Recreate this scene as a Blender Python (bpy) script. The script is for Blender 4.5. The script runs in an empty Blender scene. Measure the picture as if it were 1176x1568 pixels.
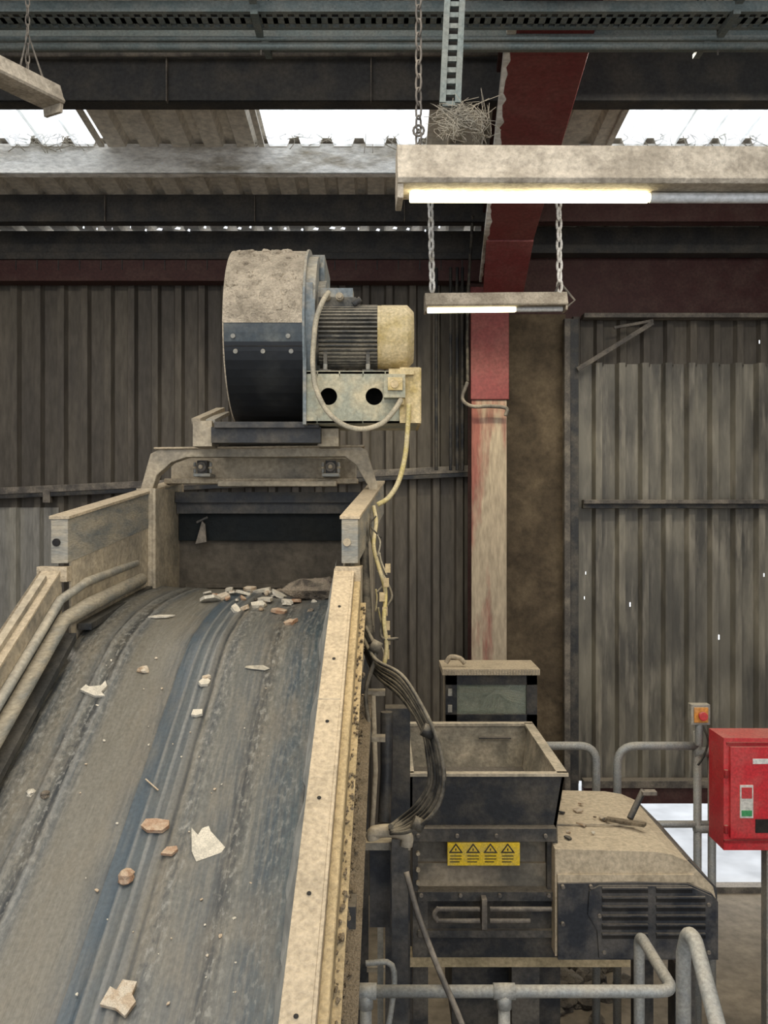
import bpy, bmesh, math, random
from mathutils import Vector, Matrix
random.seed(7)
CAMZ=4.25; F=1372.0; CX=588.0; CY=784.0
def P(px,py,d): return Vector(((px-CX)/F*d, d, CAMZ-(py-CY)/F*d))
def X(px,d): return (px-CX)/F*d
def Z(py,d): return CAMZ-(py-CY)/F*d
sc=bpy.context.scene
try:
    sc.view_settings.view_transform='Standard'
except Exception: pass

# ---------------- materials ----------------
def nt_new(name):
    m=bpy.data.materials.new(name); m.use_nodes=True
    nt=m.node_tree; b=nt.nodes['Principled BSDF']
    return m,nt,b
def N(nt,t,**k):
    n=nt.nodes.new(t)
    for a,v in k.items(): setattr(n,a,v)
    return n
def mixrgb(nt,fac,a,b,blend='MIX'):
    n=N(nt,'ShaderNodeMix',data_type='RGBA',blend_type=blend)
    for sock,v in ((n.inputs[0],fac),(n.inputs[6],a),(n.inputs[7],b)):
        if isinstance(v,(int,float)): sock.default_value=v
        elif isinstance(v,tuple): sock.default_value=(*v,1) if len(v)==3 else v
        else: nt.links.new(v,sock)
    return n.outputs[2]
def mathn(nt,op,a,b=0.0,clamp=False):
    n=N(nt,'ShaderNodeMath',operation=op,use_clamp=clamp)
    for i,v in enumerate((a,b)):
        if isinstance(v,(int,float)): n.inputs[i].default_value=v
        else: nt.links.new(v,n.inputs[i])
    return n.outputs[0]
def maprange(nt,v,a,b,c=0.0,d=1.0):
    n=N(nt,'ShaderNodeMapRange'); nt.links.new(v,n.inputs[0])
    n.inputs[1].default_value=a;n.inputs[2].default_value=b;n.inputs[3].default_value=c;n.inputs[4].default_value=d
    return n.outputs[0]
def noise(nt,scale,stretch=(1,1,1),detail=5,rough=.6,coord=None):
    if coord is None:
        coord=N(nt,'ShaderNodeTexCoord').outputs['Object']
    mp=N(nt,'ShaderNodeMapping'); mp.inputs['Scale'].default_value=stretch
    nt.links.new(coord,mp.inputs[0])
    n=N(nt,'ShaderNodeTexNoise'); n.inputs['Scale'].default_value=scale; n.inputs['Detail'].default_value=detail; n.inputs['Roughness'].default_value=rough
    nt.links.new(mp.outputs[0],n.inputs['Vector'])
    return n.outputs[0]
DUST=(0.46,0.39,0.285)
def mk(name,base,dust=DUST,amt=.35,top=.6,rough=.6,metal=0.0,scale=5,stretch=(1,1,1),bump=.15,lo=.42,hi=.62,spec=.3):
    m,nt,b=nt_new(name)
    n1=noise(nt,scale,stretch)
    n2=noise(nt,scale*9,stretch,3)
    f=maprange(nt,n1,lo,hi,0,amt)
    geo=N(nt,'ShaderNodeNewGeometry'); sep=N(nt,'ShaderNodeSeparateXYZ'); nt.links.new(geo.outputs['Normal'],sep.inputs[0])
    up=maprange(nt,sep.outputs[2],.25,.9,0,top)
    f=mathn(nt,'ADD',f,up,True)
    d2=maprange(nt,n2,.3,.7,.72,1.15)
    col=mixrgb(nt,f,base,dust)
    col2=N(nt,'ShaderNodeVectorMath',operation='SCALE'); nt.links.new(col,col2.inputs[0]); nt.links.new(d2,col2.inputs['Scale'])
    nt.links.new(col2.outputs[0],b.inputs['Base Color'])
    r=maprange(nt,f,0,1,rough,.9); nt.links.new(r,b.inputs['Roughness'])
    b.inputs['Metallic'].default_value=metal
    b.inputs['Specular IOR Level'].default_value=spec
    if bump:
        bp=N(nt,'ShaderNodeBump'); bp.inputs['Strength'].default_value=bump; bp.inputs['Distance'].default_value=.02
        nt.links.new(n2,bp.inputs['Height']); nt.links.new(bp.outputs[0],b.inputs['Normal'])
    return m
def emis(name,col,s):
    m,nt,b=nt_new(name)
    b.inputs['Base Color'].default_value=(*col,1)
    b.inputs['Emission Color'].default_value=(*col,1); b.inputs['Emission Strength'].default_value=s
    return m
M={}
M['wall']=mk('corrugated_dark',(.085,.074,.062),(.19,.165,.13),.8,0,.65,scale=1.0,stretch=(2.5,2.5,.5),bump=.05,lo=.4,hi=.75)
M['wall_low']=mk('corrugated_grey',(.26,.25,.225),(.34,.32,.27),.8,0,.65,scale=1.5,stretch=(3,3,.4),bump=.08)
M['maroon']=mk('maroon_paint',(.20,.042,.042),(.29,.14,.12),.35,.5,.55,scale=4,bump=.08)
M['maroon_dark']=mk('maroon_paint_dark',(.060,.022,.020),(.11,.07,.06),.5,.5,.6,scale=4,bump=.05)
M['colpaint']=mk('column_dusty',(.29,.11,.088),(.45,.37,.27),1.0,.4,.8,scale=1.6,stretch=(2.5,2.5,.45),bump=.15,lo=.36,hi=.50)
M['brownwall']=mk('brown_render',(.085,.063,.040),(.17,.128,.08),.9,0,.85,scale=2,bump=.5)
M['girt']=mk('girt_steel',(.10,.09,.08),(.30,.26,.21),.7,.8,.6,scale=6)
M['dark']=mk('dark_steel',(.040,.041,.043),(.20,.175,.14),.5,.8,.55,scale=5)
M['darker']=mk('black_steel',(.022,.024,.028),(.15,.13,.10),.5,.6,.5,scale=5)
M['roof']=mk('roof_sheet',(.72,.67,.58),(.80,.74,.64),.6,0,.6,scale=2,bump=.05)
M['purlin']=mk('purlin_dark',(.045,.045,.045),(.12,.105,.085),.5,.5,.6,scale=4)
M['purlin_w']=mk('purlin_white',(.42,.37,.29),(.95,.93,.88),1,.2,.7,scale=1.8,stretch=(1,1,3),lo=.34,hi=.52,bump=.3)
M['tray']=mk('galvanised_tray',(.15,.18,.175),(.30,.29,.25),.4,.8,.45,metal=.3,scale=8)
M['dusty']=mk('dusty_steel',(.21,.19,.155),(.46,.39,.285),1,.6,.75,scale=4,bump=.35,lo=.3,hi=.6)
M['dustyy']=mk('dusty_yellow_steel',(.32,.26,.15),(.58,.46,.28),1,.5,.75,scale=4,bump=.35,lo=.3,hi=.6)
M['rail']=mk('rail_beige',(.33,.275,.195),(.50,.41,.29),1,.3,.8,scale=7,bump=.4,lo=.3,hi=.6)
M['railside']=mk('rail_side_dusty_warm_tint',(.28,.22,.12),(.50,.39,.23),1,.3,.8,scale=7,bump=.5,lo=.3,hi=.6)  # dusty steel, plus warm lamp light tinted into the colour
M['crust']=mk('dust_crust',(.11,.088,.06),(.30,.24,.165),1,.5,.95,scale=14,bump=.9,lo=.35,hi=.6)
M['grey']=mk('grey_paint',(.26,.26,.24),(.46,.41,.32),.6,.6,.5,scale=6,bump=.1)
M['handrail']=mk('handrail_galv',(.30,.31,.30),(.44,.41,.35),.5,.5,.45,metal=.2,scale=10,bump=.08)
M['fan']=mk('fan_dust',(.33,.28,.21),(.60,.51,.39),1,.3,.9,scale=9,bump=1.0,lo=.32,hi=.6)
M['fanblack']=mk('fan_black_gloss',(.008,.010,.013),(.08,.08,.07),.3,.1,.30,scale=3,bump=.03,spec=.35,lo=.5,hi=.75)
M['fanband']=mk('fan_band_blue_grey',(.030,.042,.050),(.16,.17,.16),.6,.1,.35,scale=6,bump=.05,spec=.4)
M['fanside']=mk('fan_side_grey',(.17,.20,.215),(.46,.41,.32),.8,.7,.55,scale=6,bump=.2)
M['motor']=mk('motor_grey',(.070,.070,.066),(.42,.37,.28),.35,.85,.6,scale=10,bump=.2)
M['cowl']=mk('motor_cowl_warm_tint',(.42,.31,.10),(.70,.58,.36),.9,.6,.6,scale=7,bump=.3,lo=.35,hi=.6)  # tan cowl, with warm lamp light tinted into the yellow
M['baseplate']=mk('motor_plate',(.33,.34,.27),(.58,.50,.34),.8,.5,.6,scale=6,bump=.1)
M['black']=mk('black_hole',(.008,.008,.009),amt=.05,top=0,rough=.7)
M['cable']=mk('black_cable',(.025,.024,.022),(.24,.21,.16),.5,.8,.6,scale=12,bump=.05)
M['ycable']=mk('dusty_yellow_cable',(.52,.43,.18),(.6,.52,.34),.8,.5,.7,scale=12,bump=.05)
M['wcable']=mk('dusty_cable',(.34,.31,.24),(.56,.49,.36),.8,.5,.7,scale=12,bump=.05)
M['lampbody']=mk('lamp_body_dusty',(.36,.31,.24),(.56,.49,.39),1,.2,.8,scale=6,bump=.35)
M['tube_on']=emis('fluorescent_tube_lit',(1,.92,.60),6)
M['tube_off']=mk('fluorescent_tube_off',(.55,.56,.56),amt=.2,top=.3,rough=.25,spec=.6)
M['day']=emis('daylight_speck_glow',(.92,.96,1),1.1)  # self-glowing chips stand in for daylight; no holes are cut
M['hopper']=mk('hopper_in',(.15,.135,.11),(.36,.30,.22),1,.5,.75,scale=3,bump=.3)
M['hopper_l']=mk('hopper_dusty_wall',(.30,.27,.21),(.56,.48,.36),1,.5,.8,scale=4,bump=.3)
M['navy']=mk('navy_plastic',(.026,.030,.038),(.19,.17,.145),.45,.9,.45,scale=5,bump=.1)
M['hood']=mk('hood_dust',(.38,.31,.21),(.60,.50,.36),1,.7,.8,scale=4,bump=.3,lo=.3,hi=.6)
M['yellow']=mk('yellow_label',(.80,.55,.03),(.5,.4,.15),.45,.2,.5,scale=14,bump=0)
M['ink']=mk('label_ink',(.02,.02,.02),amt=.1,top=0,bump=0)
M['red']=mk('red_cabinet',(.62,.025,.035),(.5,.2,.16),.25,.6,.35,scale=6,bump=.03,spec=.5)
M['reddark']=mk('red_edge',(.33,.015,.02),amt=.1,top=.4)
M['white']=mk('white_sign',(.8,.8,.76),amt=.3,top=0,bump=0)
M['green']=mk('green_sign',(.03,.35,.12),amt=.1,top=0,bump=0)
M['estop']=mk('orange_box',(.70,.30,.06),amt=.3,top=.3)
M['rubber']=mk('rubber_skirt',(.02,.022,.024),(.14,.125,.10),.4,.2,.5,scale=8)
M['bracket']=mk('cover_blue_grey',(.17,.185,.185),(.40,.35,.265),1,.5,.6,scale=4,stretch=(1,1,4),bump=.2,lo=.3,hi=.65)
M['curtain']=mk('head_curtain',(.060,.052,.042),(.13,.11,.085),.8,.3,.8,scale=3,bump=.2)
M['teal']=mk('dark_teal',(.008,.011,.012),(.028,.028,.025),.5,.2,.6,scale=4,spec=.15)
M['chip']=mk('wood_chip',(.42,.30,.19),(.58,.50,.39),1,.4,.8,scale=30,bump=.3)
M['brick']=mk('brick_chip',(.34,.19,.11),(.50,.38,.27),.8,.4,.8,scale=30,bump=.3)
M['paper']=mk('plaster_chip',(.50,.46,.38),(.68,.62,.51),1,.3,.8,scale=25,bump=.3)
M['rock']=mk('rock',(.10,.085,.07),(.34,.28,.21),1,.5,.9,scale=16,bump=.9)
M['web']=mk('cobweb',(.36,.33,.27),amt=.5,top=.3,bump=0)
M['floor']=mk('floor_concrete',(.20,.165,.12),(.34,.28,.20),1,0,.85,scale=.9,bump=.25,lo=.35,hi=.65)
M['outside']=mk('yard_concrete',(.58,.59,.60),(.62,.62,.62),.5,0,.9,scale=.15,bump=0)
M['rubble']=mk('rubble',(.05,.043,.036),(.2,.17,.13),.7,.4,.95,scale=8,bump=.8)
def m_right():
    m,nt,b=nt_new('corrugated_stained')
    n1=noise(nt,1.1,(2.0,1,.5),5,.65); n2=noise(nt,3,(4,1,.5),4); n3=noise(nt,.55,(1,1,1.2),2)
    c=mixrgb(nt,maprange(nt,n1,.38,.62),(.085,.078,.066),(.27,.245,.19))
    c=mixrgb(nt,maprange(nt,n2,.50,.66,0,.55),c,(.40,.36,.285))
    c=mixrgb(nt,maprange(nt,n3,.45,.6,0,.55),c,(.07,.065,.056))
    nt.links.new(c,b.inputs['Base Color']); b.inputs['Roughness'].default_value=.55
    return m
M['wallR']=m_right()
def m_sky():
    m,nt,b=nt_new('skylight_sheet')
    nt.nodes.remove(b); out=nt.nodes['Material Output']
    tr=N(nt,'ShaderNodeBsdfTransparent'); tl=N(nt,'ShaderNodeBsdfTranslucent'); mx=N(nt,'ShaderNodeMixShader')
    n=noise(nt,3,(4,1,1))
    c=mixrgb(nt,maprange(nt,n,.35,.65),(.62,.63,.60),(.97,.98,1.0))
    nt.links.new(c,tr.inputs[0]); nt.links.new(c,tl.inputs[0]); mx.inputs[0].default_value=.5
    nt.links.new(tr.outputs[0],mx.inputs[1]); nt.links.new(tl.outputs[0],mx.inputs[2]); nt.links.new(mx.outputs[0],out.inputs[0])
    return m
M['sky']=m_sky()
def m_film():
    m,nt,b=nt_new('plastic_film')
    n=noise(nt,7,(1,1,1))
    nt.links.new(mixrgb(nt,maprange(nt,n,.4,.6),(.34,.34,.315),(.50,.49,.44)),b.inputs['Base Color']); b.inputs['Roughness'].default_value=.4
    nt.links.new(maprange(nt,n,.35,.6,.7,.95),b.inputs['Alpha'])
    return m
M['film']=m_film()
def m_glass():
    m,nt,b=nt_new('perspex')
    b.inputs['Base Color'].default_value=(.40,.46,.36,1); b.inputs['Roughness'].default_value=.12
    b.inputs['Alpha'].default_value=.25; b.inputs['Specular IOR Level'].default_value=.5
    return m
M['glass']=m_glass()
def m_belt():
    m,nt,b=nt_new('conveyor_belt_rubber')
    uv=N(nt,'ShaderNodeUVMap').outputs[0]; sep=N(nt,'ShaderNodeSeparateXYZ'); nt.links.new(uv,sep.inputs[0])
    wob=noise(nt,1.0,(1,1.2,1),2,.5,uv)
    u=mathn(nt,'ADD',sep.outputs[0],mathn(nt,'MULTIPLY',mathn(nt,'SUBTRACT',wob,.5),.008))
    cr=N(nt,'ShaderNodeValToRGB'); nt.links.new(u,cr.inputs[0]); el=cr.color_ramp.elements
    T=(.150,.138,.110); G=(.085,.090,.089); Bl=(.050,.066,.078); D=(.030,.033,.035); L=(.20,.20,.187); S=(.115,.115,.103)
    stops=[(0,D),(.02,D),(.035,G),(.09,T),(.128,G),(.136,D),(.145,L),(.165,S),(.19,D),(.20,D),(.21,L),(.225,G),(.26,T),(.38,T),(.445,G),(.455,D),(.60,D),(.61,T),(.635,G),(.67,S),(.76,G),(.80,D),(.84,S),(.90,Bl),(.985,(.06,.08,.085))]
    el[0].position=0; el[0].color=(*D,1); el[1].position=1; el[1].color=(*D,1)
    for p,c in stops[1:]:
        e=el.new(p); e.color=(*c,1)
    ns=noise(nt,5,(16,1.0,1),5,.65,uv); nb=noise(nt,2.2,(2.5,1,1),5,.65,uv); nf=noise(nt,60,(1.5,1,1),3,.6,uv); nm=noise(nt,26,(2.4,1,1),4,.6,uv)
    c=mixrgb(nt,maprange(nt,ns,.44,.64,0,.55),cr.outputs[0],(.19,.177,.146))
    c=mixrgb(nt,maprange(nt,nb,.48,.66,0,.5),c,(.175,.150,.110))
    tr=N(nt,'ShaderNodeValToRGB'); nt.links.new(u,tr.inputs[0]); e=tr.color_ramp.elements
    e[0].position=0;e[0].color=(.2,.2,.2,1);e[1].position=1;e[1].color=(.3,.3,.3,1)
    for p,v in [(.06,.8),(.12,.2),(.18,.95),(.26,.2),(.42,.05),(.6,.2),(.64,.9),(.69,.12),(.77,.1),(.81,.9),(.86,.2),(.94,.6)]:
        q=e.new(p); q.color=(v,v,v,1)
    sp=mathn(nt,'MULTIPLY',tr.outputs[0],maprange(nt,nm,.54,.62,0,.65))
    c=mixrgb(nt,sp,c,(.29,.285,.255))
    dk=mathn(nt,'MULTIPLY',tr.outputs[0],maprange(nt,nm,.46,.39,0,.6))
    c=mixrgb(nt,dk,c,(.028,.032,.035))
    cb=N(nt,'ShaderNodeValToRGB'); nt.links.new(u,cb.inputs[0]); e=cb.color_ramp.elements
    e[0].position=0;e[0].color=(0,0,0,0);e[1].position=1;e[1].color=(0,0,0,0)
    BB=(.055,.078,.098)
    for p,v,a in [(.449,D,0),(.452,BB,.9),(.498,BB,.9),(.501,(.18,.185,.177),.8),(.506,(.18,.185,.177),.8),(.509,(.07,.085,.095),.85),(.535,(.08,.095,.10),.85),(.538,(.20,.205,.195),.8),(.546,(.20,.205,.195),.8),(.549,(.08,.09,.097),.85),(.567,(.09,.10,.10),.8),(.57,(.18,.18,.165),.8),(.59,(.145,.14,.125),.7),(.597,D,.8),(.606,D,0)]:
        q=e.new(p); q.color=(*v,a)
    al=mathn(nt,'MULTIPLY',cb.outputs[1],maprange(nt,nb,.45,.72,1,.45))
    c=mixrgb(nt,al,c,cb.outputs[0])
    c2=N(nt,'ShaderNodeVectorMath',operation='SCALE'); nt.links.new(c,c2.inputs[0]); nt.links.new(maprange(nt,nf,.3,.7,.82,1.18),c2.inputs['Scale'])
    nt.links.new(c2.outputs[0],b.inputs['Base Color'])
    nt.links.new(maprange(nt,ns,.3,.7,.30,.55),b.inputs['Roughness'])
    b.inputs['Specular IOR Level'].default_value=.6
    bp=N(nt,'ShaderNodeBump'); bp.inputs['Strength'].default_value=.3; bp.inputs['Distance'].default_value=.008
    h=mathn(nt,'ADD',mathn(nt,'MULTIPLY',nm,tr.outputs[0]),mathn(nt,'MULTIPLY',ns,1.0)); nt.links.new(h,bp.inputs['Height']); nt.links.new(bp.outputs[0],b.inputs['Normal'])
    return m
M['belt']=m_belt()

# ---------------- mesh builder ----------------
def catmull(pts,n=8):
    pts=[Vector(p) for p in pts]
    if len(pts)<3: return pts
    q=[pts[0]*2-pts[1]]+pts+[pts[-1]*2-pts[-2]]
    out=[]
    for i in range(1,len(q)-2):
        p0,p1,p2,p3=q[i-1:i+3]
        for k in range(n):
            t=k/n
            out.append(.5*((2*p1)+(p2-p0)*t+(2*p0-5*p1+4*p2-p3)*t*t+(-p0+3*p1-3*p2+p3)*t**3))
    out.append(pts[-1]); return out
class B:
    def __init__(s,name,bevel=.004):
        s.name=name; s.bm=bmesh.new(); s.mats=[]; s.bevel=bevel
    def mi(s,m):
        if m not in s.mats: s.mats.append(m)
        return s.mats.index(m)
    def hexa(s,v,mat):
        i=s.mi(mat); vs=[s.bm.verts.new(p) for p in v]
        for f in ((0,1,2,3),(7,6,5,4),(0,4,5,1),(1,5,6,2),(2,6,7,3),(3,7,4,0)):
            fc=s.bm.faces.new([vs[k] for k in f]); fc.material_index=i
    def box(s,a,b,mat):
        x0,x1=sorted((a[0],b[0]));y0,y1=sorted((a[1],b[1]));z0,z1=sorted((a[2],b[2]))
        s.hexa([(x0,y0,z0),(x0,y1,z0),(x1,y1,z0),(x1,y0,z0),(x0,y0,z1),(x0,y1,z1),(x1,y1,z1),(x1,y0,z1)],mat)
    def beam(s,a,b,w,h,mat,up=(0,0,1)):
        a=Vector(a);b=Vector(b);d=(b-a).normalized();up=Vector(up)
        sd=d.cross(up)
        if sd.length<1e-4: sd=d.cross(Vector((0,1,0)))
        sd.normalize(); u=sd.cross(d).normalized()
        sd*=w/2;u*=h/2
        s.hexa([a-sd-u,a+sd-u,a+sd+u,a-sd+u,b-sd-u,b+sd-u,b+sd+u,b-sd+u],mat)
    def poly(s,pts,mat,smooth=False):
        f=s.bm.faces.new([s.bm.verts.new(p) for p in pts]); f.material_index=s.mi(mat); f.smooth=smooth; return f
    def prism(s,pts,vec,mat):
        i=s.mi(mat); vec=Vector(vec)
        a=[s.bm.verts.new(p) for p in pts]; b=[s.bm.verts.new(Vector(p)+vec) for p in pts]; n=len(a)
        for f in (a,list(reversed(b))):
            s.bm.faces.new(f).material_index=i
        for k in range(n):
            s.bm.faces.new([a[k],a[(k+1)%n],b[(k+1)%n],b[k]]).material_index=i
    def tube(s,pts,r,mat,seg=10,smooth=0,closed=False,caps=True):
        pts=[Vector(p) for p in pts]
        if smooth: pts=catmull(pts,smooth)
        i=s.mi(mat); n=len(pts); rings=[]
        rs=r if isinstance(r,(list,tuple)) else [r]*n
        t=(pts[1]-pts[0]).normalized()
        u=t.orthogonal().normalized()
        for k in range(n):
            if closed: t=(pts[(k+1)%n]-pts[k-1]).normalized()
            elif k==0: t=(pts[1]-pts[0]).normalized()
            elif k==n-1: t=(pts[-1]-pts[-2]).normalized()
            else: t=(pts[k+1]-pts[k-1]).normalized()
            u=(u-t*u.dot(t)).normalized(); w=t.cross(u)
            rings.append([s.bm.verts.new(pts[k]+(u*math.cos(2*math.pi*j/seg)+w*math.sin(2*math.pi*j/seg))*rs[k]) for j in range(seg)])
        for k in range(n if closed else n-1):
            A=rings[k];Bq=rings[(k+1)%n]
            for j in range(seg):
                f=s.bm.faces.new([A[j],A[(j+1)%seg],Bq[(j+1)%seg],Bq[j]]); f.material_index=i; f.smooth=True
        if caps and not closed:
            s.bm.faces.new(list(reversed(rings[0]))).material_index=i
            s.bm.faces.new(rings[-1]).material_index=i
    def cyl(s,a,b,r,mat,seg=20,r2=None):
        s.tube([a,b],[r,r if r2 is None else r2],mat,seg)
    def chain(s,a,b,mat,L=.07,w=.022,r=.006):
        a=Vector(a);b=Vector(b);d=(b-a);n=max(2,int(d.length/(L*.78)));dn=d.normalized()
        o=dn.orthogonal().normalized(); o2=dn.cross(o)
        for k in range(n):
            c=a+d*((k+.5)/n); q=o if k%2 else o2
            pts=[]
            for j in range(12):
                an=2*math.pi*j/12; pts.append(c+q*math.cos(an)*w+dn*math.sin(an)*L*.5)
            s.tube(pts,r,mat,5,closed=True)
    def rock(s,c,size,mat,n=None,sub=2):
        r=bmesh.ops.create_icosphere(s.bm,subdivisions=sub,radius=1)
        i=s.mi(mat); ph=[random.uniform(0,6) for _ in range(6)]
        for v in r['verts']:
            p=v.co.copy(); k=1+.22*math.sin(3*p.x+ph[0])+.18*math.sin(4*p.y+ph[1])+.15*math.sin(5*p.z+ph[2])+random.uniform(-.09,.09)
            v.co=Vector(c)+Vector((p.x*size[0],p.y*size[1],p.z*size[2]))*k
        for v in r['verts']:
            for f in v.link_faces: f.material_index=i
    def flake(s,c,r,th,mat,nrm=(0,0,1),asp=1.0,tilt=.25):
        nrm=(Vector(nrm)+Vector((random.uniform(-tilt,tilt),random.uniform(-tilt,tilt),0))).normalized()
        u=nrm.orthogonal().normalized(); w=nrm.cross(u); a0=random.uniform(0,6); n=random.randint(5,9)
        ca,sa=math.cos(a0),math.sin(a0)
        u,w=u*ca+w*sa, w*ca-u*sa
        pts=[]
        for k in range(n):
            a=2*math.pi*(k+random.uniform(-.25,.25))/n; rr=r*random.uniform(.5,1.15); pts.append(Vector(c)+u*math.cos(a)*rr*asp+w*math.sin(a)*rr)
        s.prism(pts,nrm*th,mat)
    def done(s,recalc=True):
        if recalc: bmesh.ops.recalc_face_normals(s.bm,faces=s.bm.faces[:])
        me=bpy.data.meshes.new(s.name); s.bm.to_mesh(me); s.bm.free()
        for m in s.mats: me.materials.append(M[m])
        o=bpy.data.objects.new(s.name,me); sc.collection.objects.link(o)
        if s.bevel:
            md=o.modifiers.new('edge_bevel','BEVEL'); md.width=s.bevel; md.segments=2; md.limit_method='ANGLE'; md.angle_limit=math.radians(50)
        return o

# trapezoid corrugation: flank, crest, flank, valley
PR=((0,0),(.09,1),(.36,1),(.45,0))
def trap(t):
    t=t%1.0
    if t<.09: return t/.09
    if t<.36: return 1
    if t<.45: return 1-(t-.36)/.09
    return 0
def corr_pts(x0,x1,pitch):
    xs=[x0]; k=math.floor(x0/pitch)
    while k*pitch<x1:
        for o in (0,.09,.36,.45):
            x=(k+o)*pitch
            if x0<x<x1: xs.append(x)
        k+=1
    xs.append(x1); return xs
def corr_wall(b,x0,x1,z0,z1,y,mat,pitch=.26,dep=.075):
    xs=corr_pts(x0,x1,pitch)
    for a,c in zip(xs,xs[1:]):
        ya=y-trap(a/pitch+1e-6)*dep; yc=y-trap(c/pitch-1e-6)*dep
        b.poly([(a,ya,z0),(c,yc,z0),(c,yc,z1),(a,ya,z1)],mat)

RS=.1
def roofz(y): return 7.34+RS*(10-y)

# ---------------- room shell ----------------
b=B('floor',0); b.box((-6,-3,-.1),(6.5,10.1,0),'floor'); b.done()
b=B('yard_ground',0); b.box((-25,10.13,-.12),(25,40,-.02),'outside'); b.box((-25,-30,-.12),(25,-3,-.02),'outside'); b.done()
D=10
b=B('wall_back',0)
corr_wall(b,-6,1.36,4.37,7.3,D,'wall'); corr_wall(b,-6,1.36,0,4.37,D,'wall')
corr_wall(b,-6,X(95,D),0,4.30,D-.03,'wall_low')
b.box((1.3,D-.03,0),(2.02,D+.05,6.45),'brownwall')
b.box((1.25,D-.03,6.45),(2.02,D+.05,7.40),'maroon_dark')
corr_wall(b,2.02,6.5,5.88,6.42,D+.02,'wall')
corr_wall(b,2.1,6.5,1.25,5.9,D,'wallR',.2575,.10)
b.box((2.02,D-.02,6.40),(6.5,D+.04,7.38),'maroon_dark')
b.box((2.02,D-.02,0),(6.5,D+.12,.07),'girt')
for (px,py,r) in [(1163,523,.014),(893,775,.012),(897,877,.012),(895,915,.012),(965,925,.018),(1101,975,.02),(1170,880,.014)]:  # glowing specks in place of daylight pinholes
    c=P(px,py,D-.11); b.box((c.x-r*.4,c.y,c.z-r*1.6),(c.x+r*.3,c.y+.004,c.z+r*1.1),'day')
for k in range(24):  # glowing slivers put in for daylight along the eaves
    px=130+k*23.5+random.uniform(-6,6)
    c=P(px,350+random.uniform(-3,3),D-.3); w=random.uniform(.008,.035)*(1 if 200<px<640 else .45)
    b.prism([(c.x-w,c.y,c.z-.008),(c.x+w*.7,c.y,c.z-.016),(c.x+w,c.y,c.z+.006),(c.x-w*.2,c.y,c.z+.014)],(0,.004,0),'day')
b.done(False)
b=B('wall_left',0)
for k in range(52):
    y=-3+k*.25
    b.box((-6.05,y,0),(-6,y+.14,8.6),'wall'); b.box((-6.05,y+.14,0),(-6.03,y+.25,8.6),'wall')
b.done()
b=B('wall_right',0)
for k in range(52):
    y=-3+k*.25
    b.box((6.5,y,0),(6.55,y+.14,8.6),'wall'); b.box((6.53,y+.14,0),(6.55,y+.25,8.6),'wall')
b.done()
b=B('ceiling',0)
pitch=.29; dep=.075
xs=corr_pts(-6.1,6.6,pitch)
ybands=[(-3,-1.5,0),(-1.5,1.2,2),(1.2,3.2,0),(3.2,5.2,2),(5.2,6.62,0),(6.62,8.05,1),(8.05,10.3,0)]
for y0,y1,k in ybands:
    for a,c in zip(xs,xs[1:]):
        xm=(a+c)/2
        mat='roof'
        if k==1 and (xm<-2.52 or -1.09<xm<.40 or 2.0<xm<3.9): mat='sky'
        if k==2 and (-4<xm<-2.5 or -1.09<xm<.40 or 2.0<xm<3.9): mat='sky'
        za=trap(a/pitch+1e-6)*dep; zc=trap(c/pitch-1e-6)*dep
        b.poly([(a,y0,roofz(y0)+za),(c,y0,roofz(y0)+zc),(c,y1,roofz(y1)+zc),(a,y1,roofz(y1)+za)],mat)
b.done(False)
b=B('roof_purlin')
def purlin(y,h,mat,x0=-5.98,x1=6.48,w=.05,up=0):
    zt=roofz(y)-.0
    b.box((x0,y,zt-h),(x1,y+.012,zt+up),mat); b.box((x0,y,zt-h),(x1,y+w,zt-h+.012),mat)
    b.box((x0,y+w-.012,zt-h),(x1,y+w,zt-h+.05),mat)
purlin(6.61,.40,'purlin',w=.14,up=.074); purlin(8.06,.24,'purlin_w',x1=1.2,w=.1,up=.03); purlin(8.06,.2,'purlin_w',x0=1.5,w=.1,up=.03)
purlin(9.0,.28,'purlin',x1=1.2,w=.12); purlin(9.0,.28,'maroon_dark',x0=1.5,w=.12)
for y in (4.9,3.2,1.4,-.4,-2.4): purlin(y,.25,'purlin',up=.06)
for x in (-4.6,-3.1,-1.6,-.1):
    b.box((x,6.56,roofz(6.6)-.42),(x+.01,6.61,roofz(6.6)-.05),'girt')
    b.box((x+.3,8.96,roofz(9)-.28),(x+.31,9.0,roofz(9)-.02),'girt')
# skylight edge flashings
for x in (-2.52,-1.09,.40,2.0,3.9):
    b.beam((x,6.7,roofz(6.7)-.02),(x,8.0,roofz(8.0)-.02),.05,.03,'roof')
b.done()
b=B('eaves_beam')
b.box((-5.98,9.72,7.0),(1.2,9.91,7.30),'purlin'); b.box((-5.98,9.70,Z(430,9.7)),(1.2,9.9,Z(398,9.7)),'maroon_dark')
b.box((-5.98,9.66,Z(398,9.7)),(1.2,9.9,Z(388,9.7)),'purlin')
b.box((1.5,9.72,7.06),(6.48,9.91,7.34),'purlin')
for k in range(30):
    x=-5.6+k*.23
    if x<1.1: b.box((x,9.69,6.87),(x+.012,9.71,7.02),'purlin')
b.done()
b=B('wall_girt')
b.beam((-5.98,9.86,Z(764,9.9)),(1.0,9.86,Z(718,9.9)),.1,.075,'girt')
b.beam((-5.98,9.84,Z(764,9.9)-.06),(1.0,9.84,Z(718,9.9)-.06),.04,.05,'darker')
b.box((X(76,9.9)-.04,9.80,Z(770,9.9)),(X(76,9.9)+.04,9.88,Z(750,9.9)),'girt')
b.box((2.18,9.76,4.34),(6.48,9.89,4.385),'girt'); b.box((2.18,9.80,4.29),(6.48,9.89,4.34),'darker')
b.box((2.18,9.76,6.37),(6.48,9.91,6.42),'girt')
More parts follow.
